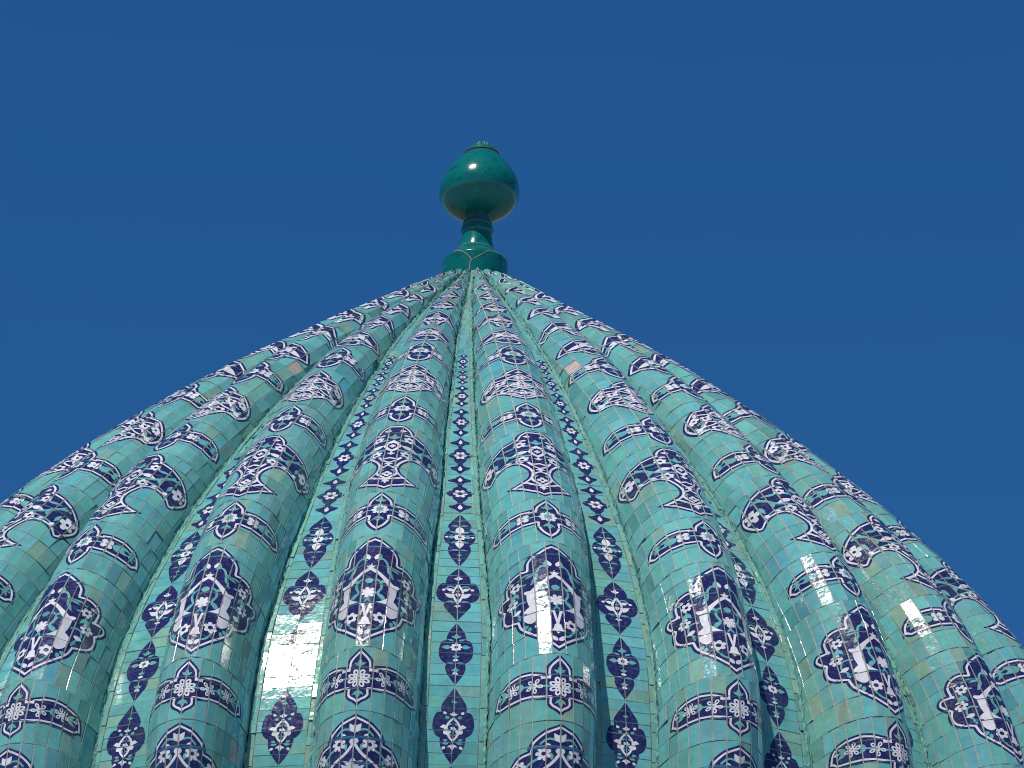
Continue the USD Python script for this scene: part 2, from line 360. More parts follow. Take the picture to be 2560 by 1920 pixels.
def m_tip(h, w):                        # jagged little wings towards the apex
    P = lobes([(0, 0), (w * 0.6, h * 0.10), (w, h * 0.46)], [(w, h * 0.46), (w * 0.6, h * 0.5), (w * 0.34, h * 0.86)], [(w * 0.34, h * 0.86), (w * 0.15, h * 0.9), (0, h)])
    W = [P.buffer(-w * 0.13).difference(P.buffer(-w * 0.28)), flower(0, h * 0.35, w * 0.36, 4, 0.3), leaf(0, h * 0.55, 90, h * 0.3, w * 0.3)]
    return layered(P, False, [], W)


MOTIF = {'big': m_big(), 'low': m_low(), 'mush': m_mushroom(), 'fan': m_fan(), 'wing': m_wing(), 'spear': m_spear(),
         'band3': m_band(114, 31, 76, 20, 68, 102, True, 0), 'band2': m_band(96, 26, 66, 21, 62, 104, False, 0),
         'band1': m_band(84, 29, 74, 24, 68, 114, False, 0), 'band0': m_band(63, 27, 75, 34, 72, 114, False, 0),
         'tip2': m_tip(95, 34), 'tip1': m_tip(78, 27), 'tip0': m_tip(78, 21), 'tipa': m_tip(70, 15)}


def squeeze(layers, sx, sy, dy):
    return [(c, affinity.translate(affinity.scale(g, sx, sy, origin=(0, 0)), 0, dy)) for c, g in layers]


def k_shape(kind, w, h):
    """channel ornaments: w half width and h height in thousandths of a unit"""
    S = lambda *segs: lobes(*[[(x * w, y * h) for x, y in s] for s in segs])
    if kind == 'triple':
        P = S([(0, 0), (.14, .03), (.32, .08)], [(.32, .08), (.6, .11), (.86, .14)], [(.86, .14), (.7, .18), (.36, .2), (.17, .26), (.16, .31)], [(.16, .31), (.42, .35), (.5, .42)], [(.5, .42), (.75, .45), (.95, .5)],
              [(.95, .5), (.75, .56), (.5, .58)], [(.5, .58), (.45, .65), (.22, .71), (.18, .76)], [(.18, .76), (.4, .8), (.78, .82)], [(.78, .82), (.7, .87), (.34, .92)], [(.34, .92), (.15, .97), (0, 1)])
        W = [affinity.scale(flower(0, 0, 1, 6, 0.36), w * .5, h * .1).buffer(0), leaf(0, .18 * h, -90, .12 * h, .3 * w), leaf(0, .92 * h, -90, .13 * h, .32 * w)]
        W[0] = affinity.translate(W[0], 0, .5 * h)
        return layered(P, False, [], W)
    if kind == 'k2':
        P = S([(0, 0), (.3, .10), (.58, .2), (.64, .26), (.52, .33)], [(.52, .33), (.74, .37), (.86, .46), (.78, .55), (.56, .61)], [(.56, .61), (.64, .68), (.58, .76), (.3, .9), (0, 1)])
        W = [flower(0, .46 * h, .34 * w, 8, 0.32, 0, .75), leaf(0, .4 * h, -90, .16 * h, .5 * w), leaf(0, .52 * h, 90, .16 * h, .5 * w), sym(leaf(.62 * w, .46 * h, 0, .2 * w, 5)), fleur(0, .88 * h, 3.5)]
        T = [fleur(0, .13 * h, .2 * w), fleur(0, .8 * h, .2 * w, -1), sym(leaf(.1 * w, .38 * h, -15, .5 * w, 5)), sym(leaf(.1 * w, .55 * h, 15, .5 * w, 5)), sym(leaf(.3 * w, .46 * h, 0, .34 * w, 9)),
             sym(leaf(.06 * w, .24 * h, -5, .42 * w, 4)), sym(leaf(.06 * w, .7 * h, 5, .42 * w, 4))]
        return layered(P, False, T, W)
    if kind == 'k3':
        P = S([(0, 0), (.3, .1), (.52, .21), (.53, .3)], [(.53, .3), (.74, .31), (.93, .42), (.95, .53), (.82, .62), (.56, .67)], [(.56, .67), (.6, .73), (.42, .82), (.15, .93), (0, 1)])
        W = [fleur(0, .2 * h, .26 * w), sym(stem([(0, .33 * h), (.16 * w, .42 * h), (.22 * w, .5 * h), (.1 * w, .62 * h), (0, .68 * h)], 3.4)), sym(leaf(.14 * w, .58 * h, -35, .55 * w, 9)),
             sym(leaf(.2 * w, .44 * h, -20, .34 * w, 7)), flower(0, .52 * h, .13 * w, 6, .3), fleur(0, .74 * h, .2 * w, -1), sym(leaf(.56 * w, .42 * h, 25, .18 * w, 5))]
        T = [sym(stem([(.1 * w, .4 * h), (.35 * w, .36 * h), (.58 * w, .42 * h)], 2.2)), sym(leaf(.12 * w, .66 * h, -8, .38 * w, 5)), sym(leaf(.02 * w, .44 * h, 60, .12 * w, 3)), sym(leaf(.03 * w, .62 * h, -60, .1 * w, 3))]
        return layered(P, False, T, W)
    if kind == 'k4':
        P = S([(0, 0), (.2, .1), (.36, .2), (.40, .29)], [(.40, .29), (.56, .31), (.68, .42), (.66, .55), (.52, .63), (.37, .66)], [(.37, .66), (.41, .72), (.33, .82), (.15, .92), (0, 1)])
        W = [flower(0, .4 * h, .24 * w, 8, .34, 0, .75), leaf(0, .63 * h, -90, 7, .24 * w), leaf(0, .84 * h, -90, 8, .22 * w)]
        T = [fleur(0, .22 * h, .26 * w), sym(leaf(.22 * w, .4 * h, 0, .36 * w, 9)), fleur(0, .54 * h, .2 * w), sym(leaf(.04 * w, .66 * h, -8, .3 * w, 4)), fleur(0, .75 * h, .22 * w), sym(leaf(.1 * w, .3 * h, -20, .3 * w, 4))]
        return layered(P, False, T, W)
    P = S([(0, 0), (.2, .1), (.4, .19), (.5, .27), (.48, .33)], [(.48, .33), (.65, .34), (.79, .44), (.8, .54), (.66, .63), (.5, .66)], [(.5, .66), (.48, .74), (.34, .85), (.15, .94), (0, 1)])
    W = [fleur(0, .35 * h, .2 * w), sym(stem([(0, .41 * h), (.2 * w, .48 * h), (.26 * w, .56 * h), (.12 * w, .66 * h), (0, .7 * h)], 3.2)), sym(leaf(.16 * w, .62 * h, -62, .36 * w, 12)), sym(leaf(.26 * w, .52 * h, 10, .26 * w, 8)),
         flower(0, .55 * h, .13 * w, 5, 0), fleur(0, .78 * h, .24 * w, -1), sym(leaf(.3 * w, .36 * h, -60, 7, 5)), sym(leaf(.28 * w, .77 * h, 60, 8, 5))]
    T = [fleur(0, .19 * h, .16 * w), sym(leaf(.2 * w, .42 * h, -60, .2 * w, 6)), sym(leaf(.06 * w, .48 * h, 40, .2 * w, 3.5)), sym(leaf(.06 * w, .64 * h, -50, .2 * w, 3.5)), sym(leaf(.14 * w, .72 * h, 20, .26 * w, 6)), sym(leaf(.2 * w, .7 * h, -20, .2 * w, 5))]
    return layered(P, False, T, W)
# ------------------------------------------------------------------ the dome's shape (model units; profile and rib directions measured from the photograph)
TK=np.array([0,.12,.27,.42,.57,.72,.86,1.0]);H=1.45;ZT=5.12618
RK=np.array([0.04241,0.28509,0.56500,0.79638,0.98835,1.12424,1.19692,1.20134])
_R=CubicSpline(TK,RK)
def Rf(t):
    t=np.asarray(t,float);s1=_R(1.03,1)
    return np.where(t<1.03,_R(np.minimum(t,1.03)),_R(1.03)+s1*(t-1.03)-.35*(t-1.03)**2)
_t=np.linspace(-.05,1.6,6601);_r=Rf(_t);_a=np.concatenate([[0],np.cumsum(np.hypot(np.diff(_r),H*np.diff(_t)))]);_a-=np.interp(0,_t,_a)
_dr=np.gradient(_r,_t);_n=np.hypot(_dr,H);_nr=H/_n;_nz=_dr/_n
def t_of(s): return np.interp(s,_a,_t)
def a_of(t): return np.interp(t,_t,_a)
NR=28
AZ={-2:-.5287438,-1:-.304498,0:-.092986,1:.1386091,2:.3732612,3:.5941305}
SLP={-2:.0417,-1:.04,0:.0346,1:.0647,2:.0208,3:.0496}
step=(2*math.pi-(AZ[3]-AZ[-2]))/23
for k in range(4,17): AZ[k]=AZ[3]+step*(k-3)
for k in range(-3,-12,-1): AZ[k]=AZ[-2]+step*(k+2)
KS=list(range(-11,17))
def az(k,t):
    w=SLP.get(k,.04)
    return AZ[k]+w*(np.minimum(t,1.1)-.6)
def nxt(k): return k+1 if k<16 else -11
CC=[.0661,-.00961]
def cx(z): return CC[0]*(z-3.5)+CC[1]*(z-3.5)**2
def depth(t):
    return np.maximum(.003,Rf(t)*.2244*np.interp(t,[.0,.35,.8],[.34,.36,.42]))
def chw(t): return np.interp(t,[0,.1,.15,.22,.31,.4,.43,.55,.64,.73,.83,.93,1.2],[.0012,.004,.006,.008,.0117,.0157,.018,.0235,.0302,.0365,.0372,.038,.036])
def strip(t): return np.interp(t,[0,.2,.4,.6,.75,1],[.0008,.004,.006,.008,.011,.0115])
def chan_az(k,t): # between k and k+1
    b=az(nxt(k),t)
    b=np.where(b<az(k,t),b+2*math.pi,b)
    return (az(k,t)+b)/2-(.0035+.006*np.clip(.6-t,0,.6)/.3)*1.0
def prv(k): return k-1 if k>-11 else 16
def halfw(k,t,side):
    nr=np.interp(t,_t,_nr);rd=Rf(t)-depth(t)*nr
    if side>0: da=chan_az(k,t)-az(k,t)
    else: da=az(k,t)-chan_az(prv(k),t)
    da=(da+math.pi)%(2*math.pi)-math.pi
    return np.maximum(.0025,rd*np.tan(da)-chw(t)-strip(t))
_F=np.linspace(0,1,41);_TH=np.linspace(0,math.pi/2,200)
_RAT=np.linspace(.4,3.5,63)
_TAB=[];_LEN=[]
for q in _RAT:  # ellipse w=1,d=q
    x=np.sin(_TH);y=q*(1-np.cos(_TH));L=np.concatenate([[0],np.cumsum(np.hypot(np.diff(x),np.diff(y)))])
    _TAB.append(np.interp(_F*L[-1],L,_TH));_LEN.append(L[-1])
_TAB=np.array(_TAB);_LEN=np.array(_LEN)
def side_len(w,d): return w*np.interp(d/w,_RAT,_LEN)
def Anom(s):
    t=t_of(s);w=np.maximum(.003,(Rf(t)-depth(t))*.2244/2-chw(t)-strip(t))
    return side_len(w,depth(t))
def frac_theta(q,f):
    i=np.clip((q-_RAT[0])/(_RAT[1]-_RAT[0]),0,len(_RAT)-1.001);i0=i.astype(int);fi=i-i0
    j=np.clip(f,0,1)*40;j0=np.minimum(j.astype(int),39);fj=j-j0
    g=lambda a,b:_TAB[a,b]
    return (1-fi)*((1-fj)*g(i0,j0)+fj*g(i0,j0+1))+fi*((1-fj)*g(i0+1,j0)+fj*g(i0+1,j0+1))
def rib(k,l,s,off=0.0):
    """rib k, lateral nominal arc l (signed), meridian arc s -> xyz (model units); off = outward offset along section normal"""
    l=np.asarray(l,float);s=np.asarray(s,float);l,s=np.broadcast_arrays(l,s)
    t=t_of(s);d=depth(t);w=np.where(l>=0,halfw(k,t,1),halfw(k,t,-1))
    f=np.abs(l)/Anom(s)
    th=frac_theta(d/w,f)
    over=np.maximum(0,f-1)*side_len(w,d)
    x=np.sign(l)*(w*np.sin(th));dep=d*(1-np.cos(th))+over
    if np.any(off):
        ex=np.sin(th)*d;ey=np.cos(th)*w;n=np.hypot(ex,ey)
        x=x+np.sign(l)*off*ex/n;dep=dep-off*ey/n
    return place(k,x,dep,t)
SH={-2:-.0007,0:-.0011,1:.002,2:-.0028,3:.002}
def place(k,x,dep,t):
    nr=np.interp(t,_t,_nr);nz=np.interp(t,_t,_nz)
    r=Rf(t)-dep*nr;z=ZT-t*H-dep*nz;a=az(k,t);c=cx(ZT-t*H)
    return np.stack([c+r*np.sin(a)+x*np.cos(a),10-r*np.cos(a)+x*np.sin(a),z],-1)
def chan(k,q,s,off=0.0):
    A=Anom(s);L=rib(k,A,s);Rr=rib(nxt(k),-A,s);q=np.asarray(q,float)[...,None]
    P=L*(1-q)+Rr*q
    if np.any(off):
        t=t_of(s);a=chan_az(k,t);nr=np.interp(t,_t,_nr);nz=np.interp(t,_t,_nz)
        P=P+np.asarray(off)[...,None]*np.stack([nr*np.sin(a),-nr*np.cos(a),nz],-1)
    return P


def project(X):
    z = X @ D_
    return np.stack([1280 + F0 * (X @ R_) / z, 960 - F0 * (X @ U_) / z], -1)


def wobble(k, l, s):
    """hand-built unevenness of the masonry, in model units"""
    l, s = np.broadcast_arrays(np.asarray(l, float), np.asarray(s, float))
    p = np.stack([l * 9 + k * 7.3 + 60, s * 9 + 40, np.full(l.shape, k * 3.1 + 50)], -1)
    return (meshkit.noise(p, 3) - 0.5) * 0.0036 + (meshkit.noise(p * 3.1, 5) - 0.5) * 0.0016


def rib_s(k, l, s, off=0.0):
    return rib(k, l, np.asarray(s) + SH.get(k, 0.0), off + wobble(k, l, s))
# ------------------------------------------------------------------ tiles
rng = np.random.default_rng(11)
TURQ = np.array([0.140, 0.425, 0.402])
COL = {'N': np.array([0.018, 0.017, 0.098]), 'W': np.array([0.74, 0.72, 0.75]), 'B': np.array([0.025, 0.11, 0.27])}


def ear(poly):
    rings = [np.asarray(poly.exterior.coords)[:-1]] + [np.asarray(h.coords)[:-1] for h in poly.interiors]
    v = np.concatenate(rings)
    f = earcut.triangulate_float64(v, np.cumsum([len(r) for r in rings]).astype(np.uint32)).reshape(-1, 3).astype(int)
    c = np.cross(v[f[:, 1]] - v[f[:, 0]], v[f[:, 2]] - v[f[:, 0]])
    f[c < 0] = f[c < 0][:, ::-1]
    return v, f[np.abs(c) > 1e-9]


class Template:
    """one tile of a course: corners (x, y) of its cell in flat thousandths, and the glaze pieces on it in cell coordinates"""
    def __init__(self, quad, layers, gx, gy, bev=0.28):
        # quad: x00, x10 at y0; x01, x11 at y1 (y down)
        (self.x00, self.x10, self.x01, self.x11, self.y0, self.y1) = quad
        wx = max((self.x10 - self.x00 + self.x11 - self.x01) / 2, 1e-6)
        wy = self.y1 - self.y0
        self.gs, self.gt = min(gx / wx, 0.2), min(gy / wy, 0.2)
        bs, bt = min(bev / wx, 0.1), min(bev / wy, 0.1)
        self.slip = np.array([0.9 / max(wx, 4.0), 0.9 / max(wy, 4.0)])
        self.bs, self.bt = bs, bt
        cell = self.poly(self.gs + bs, self.gt + bt)
        self.parts, navy = [], 0.0
        for z, (c, g) in enumerate(layers):
            if g is None or g.is_empty:
                continue
            q = g.intersection(cell)
            if q.is_empty:
                continue
            vs, fs, n = [], [], 0
            for p in getattr(q, 'geoms', [q]):
                if p.geom_type != 'Polygon' or p.area < 0.6:
                    continue
                p = p.simplify(0.22)
                if p.is_empty or p.geom_type != 'Polygon':
                    continue
                v, f = ear(p)
                vs.append(v); fs.append(f + n); n += len(v)
            if not n:
                continue
            v = np.concatenate(vs)
            t = (v[:, 1] - self.y0) / wy
            a = self.x00 + (self.x01 - self.x00) * t
            b = self.x10 + (self.x11 - self.x10) * t
            self.parts.append((c, np.stack([(v[:, 0] - a) / (b - a), t], -1), np.concatenate(fs), 0.00028 * (z + 1)))
            if c == 'N':
                navy += q.area
        self.painted = navy > 6.0
        self.dark = navy > 0.72 * cell.area

    def poly(self, s, t):
        f = lambda a, b, q: a + (b - a) * q
        xa0, xb0 = f(self.x00, self.x01, t), f(self.x10, self.x11, t)
        xa1, xb1 = f(self.x00, self.x01, 1 - t), f(self.x10, self.x11, 1 - t)
        y0, y1 = f(self.y0, self.y1, t), f(self.y0, self.y1, 1 - t)
        return Polygon([(f(xa0, xb0, s), y0), (f(xa0, xb0, 1 - s), y0), (f(xa1, xb1, 1 - s), y1), (f(xa1, xb1, s), y1)])

    def make(self, C, tint, jitter, thick=0.0105, gscale=1.0):
        """C: cell corners in metres (00, 10, 11, 01), outward side seen with x right and y down. Returns v, f, colours and the grout quad."""
        c = C.mean(0)
        n = np.cross(C[2] - C[0], C[1] - C[3])
        n /= np.linalg.norm(n)
        if np.dot(n, c - AXIS(c)) < 0:
            n = -n
        C = C - ((C - c) @ n)[:, None] * n
        gs, gt = self.gs * gscale, self.gt * gscale

        def at(s, t, h):
            s = np.asarray(s, float)[..., None]; t = np.asarray(t, float)[..., None]
            P = (C[0] * (1 - s) + C[1] * s) * (1 - t) + (C[3] * (1 - s) + C[2] * s) * t
            hh = jitter[0] + jitter[1] * (s - 0.5) + jitter[2] * (t - 0.5) + np.asarray(h, float)[..., None]
            return P + hh * n
        bs, bt = self.bs, self.bt
        sq = lambda a, b: (np.array([a, 1 - a, 1 - a, a]), np.array([b, b, 1 - b, 1 - b]))
        top = at(*sq(gs + bs, gt + bt), np.zeros(4))
        rim = at(*sq(gs, gt), np.full(4, -0.0012))
        low = at(*sq(gs, gt), np.full(4, -thick))
        V = [top, rim, low]
        F = [[0, 3, 2], [0, 2, 1]]
        for a in range(4):
            b = (a + 1) % 4
            F += [[a, b, 4 + b], [a, 4 + b, 4 + a], [4 + a, 4 + b, 8 + b], [4 + a, 8 + b, 8 + a]]
        F = [np.array(F)]
        edge = COL['N'] if self.dark else tint
        K = [np.tile(tint, (4, 1)), np.tile(edge, (4, 1)), np.tile(edge * 0.5 + np.array([0.16, 0.13, 0.10]), (4, 1))]
        k = 12
        slip = self.slip * (np.array([jitter[3], (jitter[3] * 7.31) % 1.0]) - 0.5)      # hand-laid pieces do not quite meet
        for col, st, f, h in self.parts:
            V.append(at(st[:, 0] + slip[0], st[:, 1] + slip[1], np.full(len(st), h)))
            F.append(f[:, ::-1] + k)
            K.append(np.tile(tint if col == 'T' else COL[col] * (0.92 + 0.16 * jitter[3]), (len(st), 1)))
            k += len(st)
        V = np.concatenate(V); F = np.concatenate(F)
        if np.dot(np.cross(V[3] - V[0], V[2] - V[0]), n) < 0:
            F = F[:, ::-1]
        tilt = jitter[0] + jitter[1] * np.array([-0.5, 0.5, 0.5, -0.5]) + jitter[2] * np.array([-0.5, -0.5, 0.5, 0.5])
        return V, F, np.concatenate(K), C + (tilt[:, None] - 0.0023) * n, n


AX0 = np.array([0, 10 * SC, 0.0])


def AXIS(c):
    """a point inside the dome, below c"""
    return np.array([c[0] * 0.15, 10 * SC, c[2] - 2.5])


def tone(k=0, x=0.0, s=0.0):
    v = TURQ * (1 + 0.05 * rng.normal())
    q = rng.random()
    c = meshkit.noise(np.array([x * 0.012 + k * 5.7 + 30, s * 5.0 + 20, k * 1.3 + 9]), 17)      # whole patches come from another firing
    if c > 0.66 and q < 0.7:
        v = v * np.array([1.15, 0.97, 0.89])
    elif c < 0.30 and q < 0.6:
        v = v * np.array([0.86, 0.95, 1.03])
    if q < 0.07:
        v = v * np.array([1.45, 0.94, 0.80])         # greener, greyer tile
    elif q < 0.13:
        v = v * np.array([0.75, 0.80, 0.82])
    elif q < 0.22:
        v = v * np.array([0.95, 1.04, 1.12])
    return np.clip(v * (1 + 0.035 * rng.normal(size=3)), 0.01, 0.9)


# courses of a rib: arc at the top, arc at the bottom, row heights, seam on the crest, ornament (name, arc of its top tip, sx, sy)
WT = 19.5
COURSES = [
    (0.03, 0.105, [1, 1, 1], True, ('tipa', 0.05, 0.7, 0.75)),    (0.105, 0.195, [1, 1], True, ('tipa', 0.120, 1, 1)), (0.195, 0.279, [1, 1], True, ('tip0', 0.198, 1.2, 1.04)), (0.279, 0.3686, [1, 1], True, ('tip1', 0.284, 1.2, 1.04)),
    (0.3686, 0.4775, [1, 1, 1], True, ('tip2', 0.3736, 1.18, 1.04)), (0.4775, 0.5925, [1, 1, 1], True, ('spear', 0.480, 1.12, 1.03)), (0.5925, 0.697, [1, 1, 1], True, ('wing', 0.5958, 1.14, 1.06)),
    (0.697, 0.8195, [1, 1, 1], True, ('band0', 0.7007, 1.16, 1.0)), (0.8195, 0.9775, [0.8, 1, 1, 1], True, ('fan', 0.8235, 1.06, 0.99)), (0.9775, 1.1025, [1, 1, 1], True, ('band1', 0.9825, 1.08, 1)),
    (1.1025, 1.3288, [0.75, 1, 1, 1, 1, 1], False, ('mush', 1.1063, 1, 1.02)), (1.3288, 1.4477, [1, 1, 1], True, ('band2', 1.334, 1.05, 1.02)),
    (1.4477, 1.6837, [0.75, 1, 1, 1.05, 1.05, 1.05], False, ('big', 1.4537, 1.09, 1)), (1.6837, 1.797, [1, 1, 1], True, ('band3', 1.6882, 1, 1.0)),
    (1.797, 2.04, [1, 1, 1, 1, 1, 1], True, ('low', 1.8023, 1, 1)), (2.04, 2.2, [1, 1, 1, 1], True, None)]
rib_cells = []
for (sa, sb, rows, crest, orn) in COURSES:
    rows = np.cumsum([0] + rows) / sum(rows)
    lay = []
    if orn:
        name, tip, sx, sy = orn
        lay = squeeze(MOTIF[name], sx, sy, (tip - sa) * 1000)
    ys = rows * (sb - sa) * 1000
    amax = float(Anom(sb)) * 1000
    seams = [0.0] if crest else [WT / 2]
    while seams[-1] < amax - WT * 0.55:
        seams.append(seams[-1] + WT * (1.0 if seams[-1] < 0.75 * amax else 1.12))
    seams[-1] = 1e4
    for r in range(len(rows) - 1):
        y0, y1 = ys[r], ys[r + 1]
        A0, A1 = (float(Anom(sa + y / 1000)) * 1000 for y in (y0, y1))
        spans = list(zip(seams[:-1], seams[1:]))
        cells = [] if crest else [(-seams[0], seams[0], 0)]
        for a, b in spans:
            cells += [(a, b, 1), (-b, -a, -1)]
        for a, b, side in cells:
            q = [np.clip(a, -A0, A0), np.clip(b, -A0, A0), np.clip(a, -A1, A1), np.clip(b, -A1, A1), y0, y1]
            if (q[1] - q[0]) + (q[3] - q[2]) < (9.0 if sa > 0.25 else 3.0):
                continue
            hid = 1 - 0.0
            rib_cells.append((sa, Template(q, lay, 0.74, 0.46 if r else 0.66), abs((a + b) / 2) / max(A1, 1) if b < 1e4 and a > -1e4 else 0.95))

KCELLS = []                            # channel courses: (arc0, arc1, ornament, rows, columns)
CH = [(0.6085, 0.6905, 'triple', 3), (0.6905, 0.7654, 'triple', 3), (0.7654, 0.8632, 'triple', 4), (0.8632, 0.9805, 'triple', 4), (0.9805, 1.1135, 'triple', 4), (1.1135, 1.2375, 'triple', 4),
      (1.2375, 1.3880, 'k2', 7), (1.3880, 1.520, 'k3', 6), (1.520, 1.662, 'k4', 6), (1.662, 1.826, 'k5', 7), (1.826, 1.97, 'k3', 7), (1.97, 2.2, None, 10)]
CH = [(0.06, 0.20, None, 4), (0.20, 0.40, None, 7), (0.40, 0.50, None, 3), (0.50, 0.6085, None, 4)] + CH
chan_cells = []
for sa, sb, kind, n in CH:
    h = (sb - sa) * 1000
    wmid = float(chw(t_of((sa + sb) / 2))) * 1000
    lay = squeeze(k_shape(kind, wmid, h - 4), 1, 1, 3) if kind else []
    cols = [-1, 0, 1] if kind and kind[0] == 'k' else ([-1, 0.8, 1] if kind else [-1, 0.1, 1])
    ys = np.linspace(0, h, n + 1)
    ys[1:-1] += rng.normal(0, 0.35, n - 1)
    for r in range(n):
        for a, b in zip(cols[:-1], cols[1:]):
            x = []
            for y in (ys[r], ys[r + 1]):
                w = float(chw(t_of(sa + y / 1000))) * 1000
                x += [a * w, b * w]
            chan_cells.append((sa, Template((x[0], x[1], x[2], x[3], ys[r], ys[r + 1]), lay, 0.36, 0.46), (a, b)))

VISIBLE = list(range(-7, 9))
SGRID = np.concatenate([np.linspace(0.02, 0.1, 8)[:-1], np.linspace(0.1, 2.2, 210)])
tiles = {'turquoise_tile': [], 'painted_tile': [], 'channel_tile': [], 'edge_tile': []}     # (score, host kind, k, v, f, colours)
grout = {}


def score(C, n):
    """area in the photograph if it faces the camera"""
    X = (C - np.array([0, 0, EYE])) / SC
    if np.dot(n, C.mean(0) - np.array([0, 0, EYE])) > -0.02 * np.linalg.norm(C.mean(0)):
        return 0.0
    p = project(X)
    if (p[:, 0] < 0).any() or (p[:, 0] > 2560).any() or (p[:, 1] > 1920).any():
        return 0.0
    x, y = p.T
    return 0.5 * abs(np.dot(x, np.roll(y, 1)) - np.dot(y, np.roll(x, 1)))


def jit(big=1.0):
    return (rng.normal(0, 0.0007) * big, rng.normal(0, 0.0011) * big, rng.normal(0, 0.0012) * big, rng.random())


ENDS = {c[0]: c[1] for c in COURSES}
for k in VISIBLE:
    vs = np.array([[[T.x00, T.x10, T.x11, T.x01], [T.y0, T.y0, T.y1, T.y1]] for sa, T, fr in rib_cells])
    S0 = np.array([c[0] for c in rib_cells])[:, None]
    bound = {q: q + rng.normal(0, 0.0016) for c in COURSES for q in c[:2]}
    SA = np.array([bound[c[0]] for c in rib_cells])[:, None]
    SB = np.array([(bound[ENDS[c[0]]] - bound[c[0]]) / (ENDS[c[0]] - c[0]) for c in rib_cells])[:, None]
    P = world(rib_s(k, vs[:, 0] / 1000, SA + SB * vs[:, 1] / 1000))
    shift = {}
    gv = []
    for i, (sa, T, fr) in enumerate(rib_cells):
        if sa not in shift:
            shift[sa] = float(np.clip(rng.normal(0, 0.0010), -0.0016, 0.0016))
        big = (0.8 + 2.2 * max(0, fr - 0.3)) * (2.2 if rng.random() < 0.04 + 0.08 * (fr > 0.5) else 1.0)
        j = jit(big)
        j = (j[0] + shift[sa], j[1], j[2], j[3])
        V, F, K, G, n = T.make(P[i], tone(k, (T.x00 + T.x10) / 2, sa + T.y0 / 1000), j)
        gv.append(G)
        if fr > 0.5 and not T.painted and rng.random() < 0.003:
            continue                    # a lost tile
        tiles['painted_tile' if T.painted else 'turquoise_tile'].append((score(P[i], n), 'rib', k, V, F, K))
    grout[('rib', k)] = np.concatenate(gv)

for k in VISIBLE[:-1]:
    gv = []
    fs = lambda s: strip(t_of(s)) / (2 * strip(t_of(s)) + 2 * chw(t_of(s)))
    for sa, T, (a, b) in chan_cells:
        s = sa + np.array([T.y0, T.y0, T.y1, T.y1]) / 1000
        f = fs(s)
        q = f + (1 - 2 * f) * (np.array([a, b, b, a]) + 1) / 2
        C = world(chan(k, q, s))
        j = jit(1.0)
        j = (j[0], j[1] * 1.3, j[2] * 1.5, j[3])
        V, F, K, G, n = T.make(C, tone(k + 0.5, 0.0, sa + T.y0 / 1000), j, 0.009)
        gv.append(G)
        tiles['channel_tile'].append((score(C, n), 'channel', k, V, F, K))
    for side in (0, 1):                # the narrow strips along the foot of the ribs
        s = 0.95
        while s < 2.15:
            L = rng.uniform(0.016, 0.042)
            ss = np.array([s, s, s + L, s + L])
            f = fs(ss)
            q = np.array([0.30, 0.96, 0.96, 0.30]) * f
            if side:
                q = 1 - q[[1, 0, 3, 2]]
            C = world(chan(k, q, ss, np.full(4, 0.0008 + rng.normal(0, 0.0006))))
            T = Template((0, 8, 0, 8, 0, L * 1000), [], 0.35, 0.5)
            V, F, K, G, n = T.make(C, tone(k + 0.5, 0.0, s) * np.array([1.15, 1.0, 0.86]), jit(1.6), 0.012)
            gv.append(G)
            tiles['edge_tile'].append((score(C, n) * (0.35 if side == 0 else 1), 'channel', k, V, F, K))
            s += L
    grout[('channel', k)] = np.concatenate(gv)

# ------------------------------------------------------------------ the dome object
dome = UsdGeom.Xform.Define(stage, '/World/ribbed_dome')
tag(dome.GetPrim(), 'turquoise tiled dome with swelling ribs and blue and white floral medallions', 'dome')
DOME = '/World/ribbed_dome'
host = {}
INSET = 0.0030                          # the rough body lies 13 mm under the tiles
for k in KS:
    ll = np.linspace(-1, 1, 41)
    s, l = np.meshgrid(SGRID, ll, indexing='ij')
    seen = k in VISIBLE
    inset = -INSET if seen else 0.0
    X = world(rib_s(k, l * Anom(s), s, inset))
    v = X.reshape(-1, 3)
    f = grid_faces(len(SGRID), 41)
    c = v[f[0]].mean(0)
    if np.dot(np.cross(v[f[0, 1]] - v[f[0, 0]], v[f[0, 2]] - v[f[0, 0]]), c - AXIS(c)) < 0:
        f = f[:, ::-1]
    n = smooth_normals(v, f)
    if seen:                            # bedding under each tile
        G = grout[('rib', k)].reshape(-1, 4, 3)
        gf = np.arange(len(G) * 4).reshape(-1, 4)
        gn = np.cross(G[:, 2] - G[:, 0], G[:, 1] - G[:, 3]); gn /= np.maximum(np.linalg.norm(gn, axis=1, keepdims=True), 1e-12)
        flip = (gn * (G.mean(1) - np.array([AXIS(c) for c in G.mean(1)]))).sum(-1) < 0
        gn[flip] *= -1
        gt = np.concatenate([gf[:, [0, 3, 2]], gf[:, [0, 2, 1]]])
        bed = (G.reshape(-1, 3), gt, np.repeat(gn, 4, 0))
    p = free(DOME, 'rib')
    host[('rib', k)] = p
    put(p, v, f, MAT['mortar'], normals=n)
    if seen:
        put(p + '/bedding', *bed[:2], MAT['grout'], normals=bed[2])
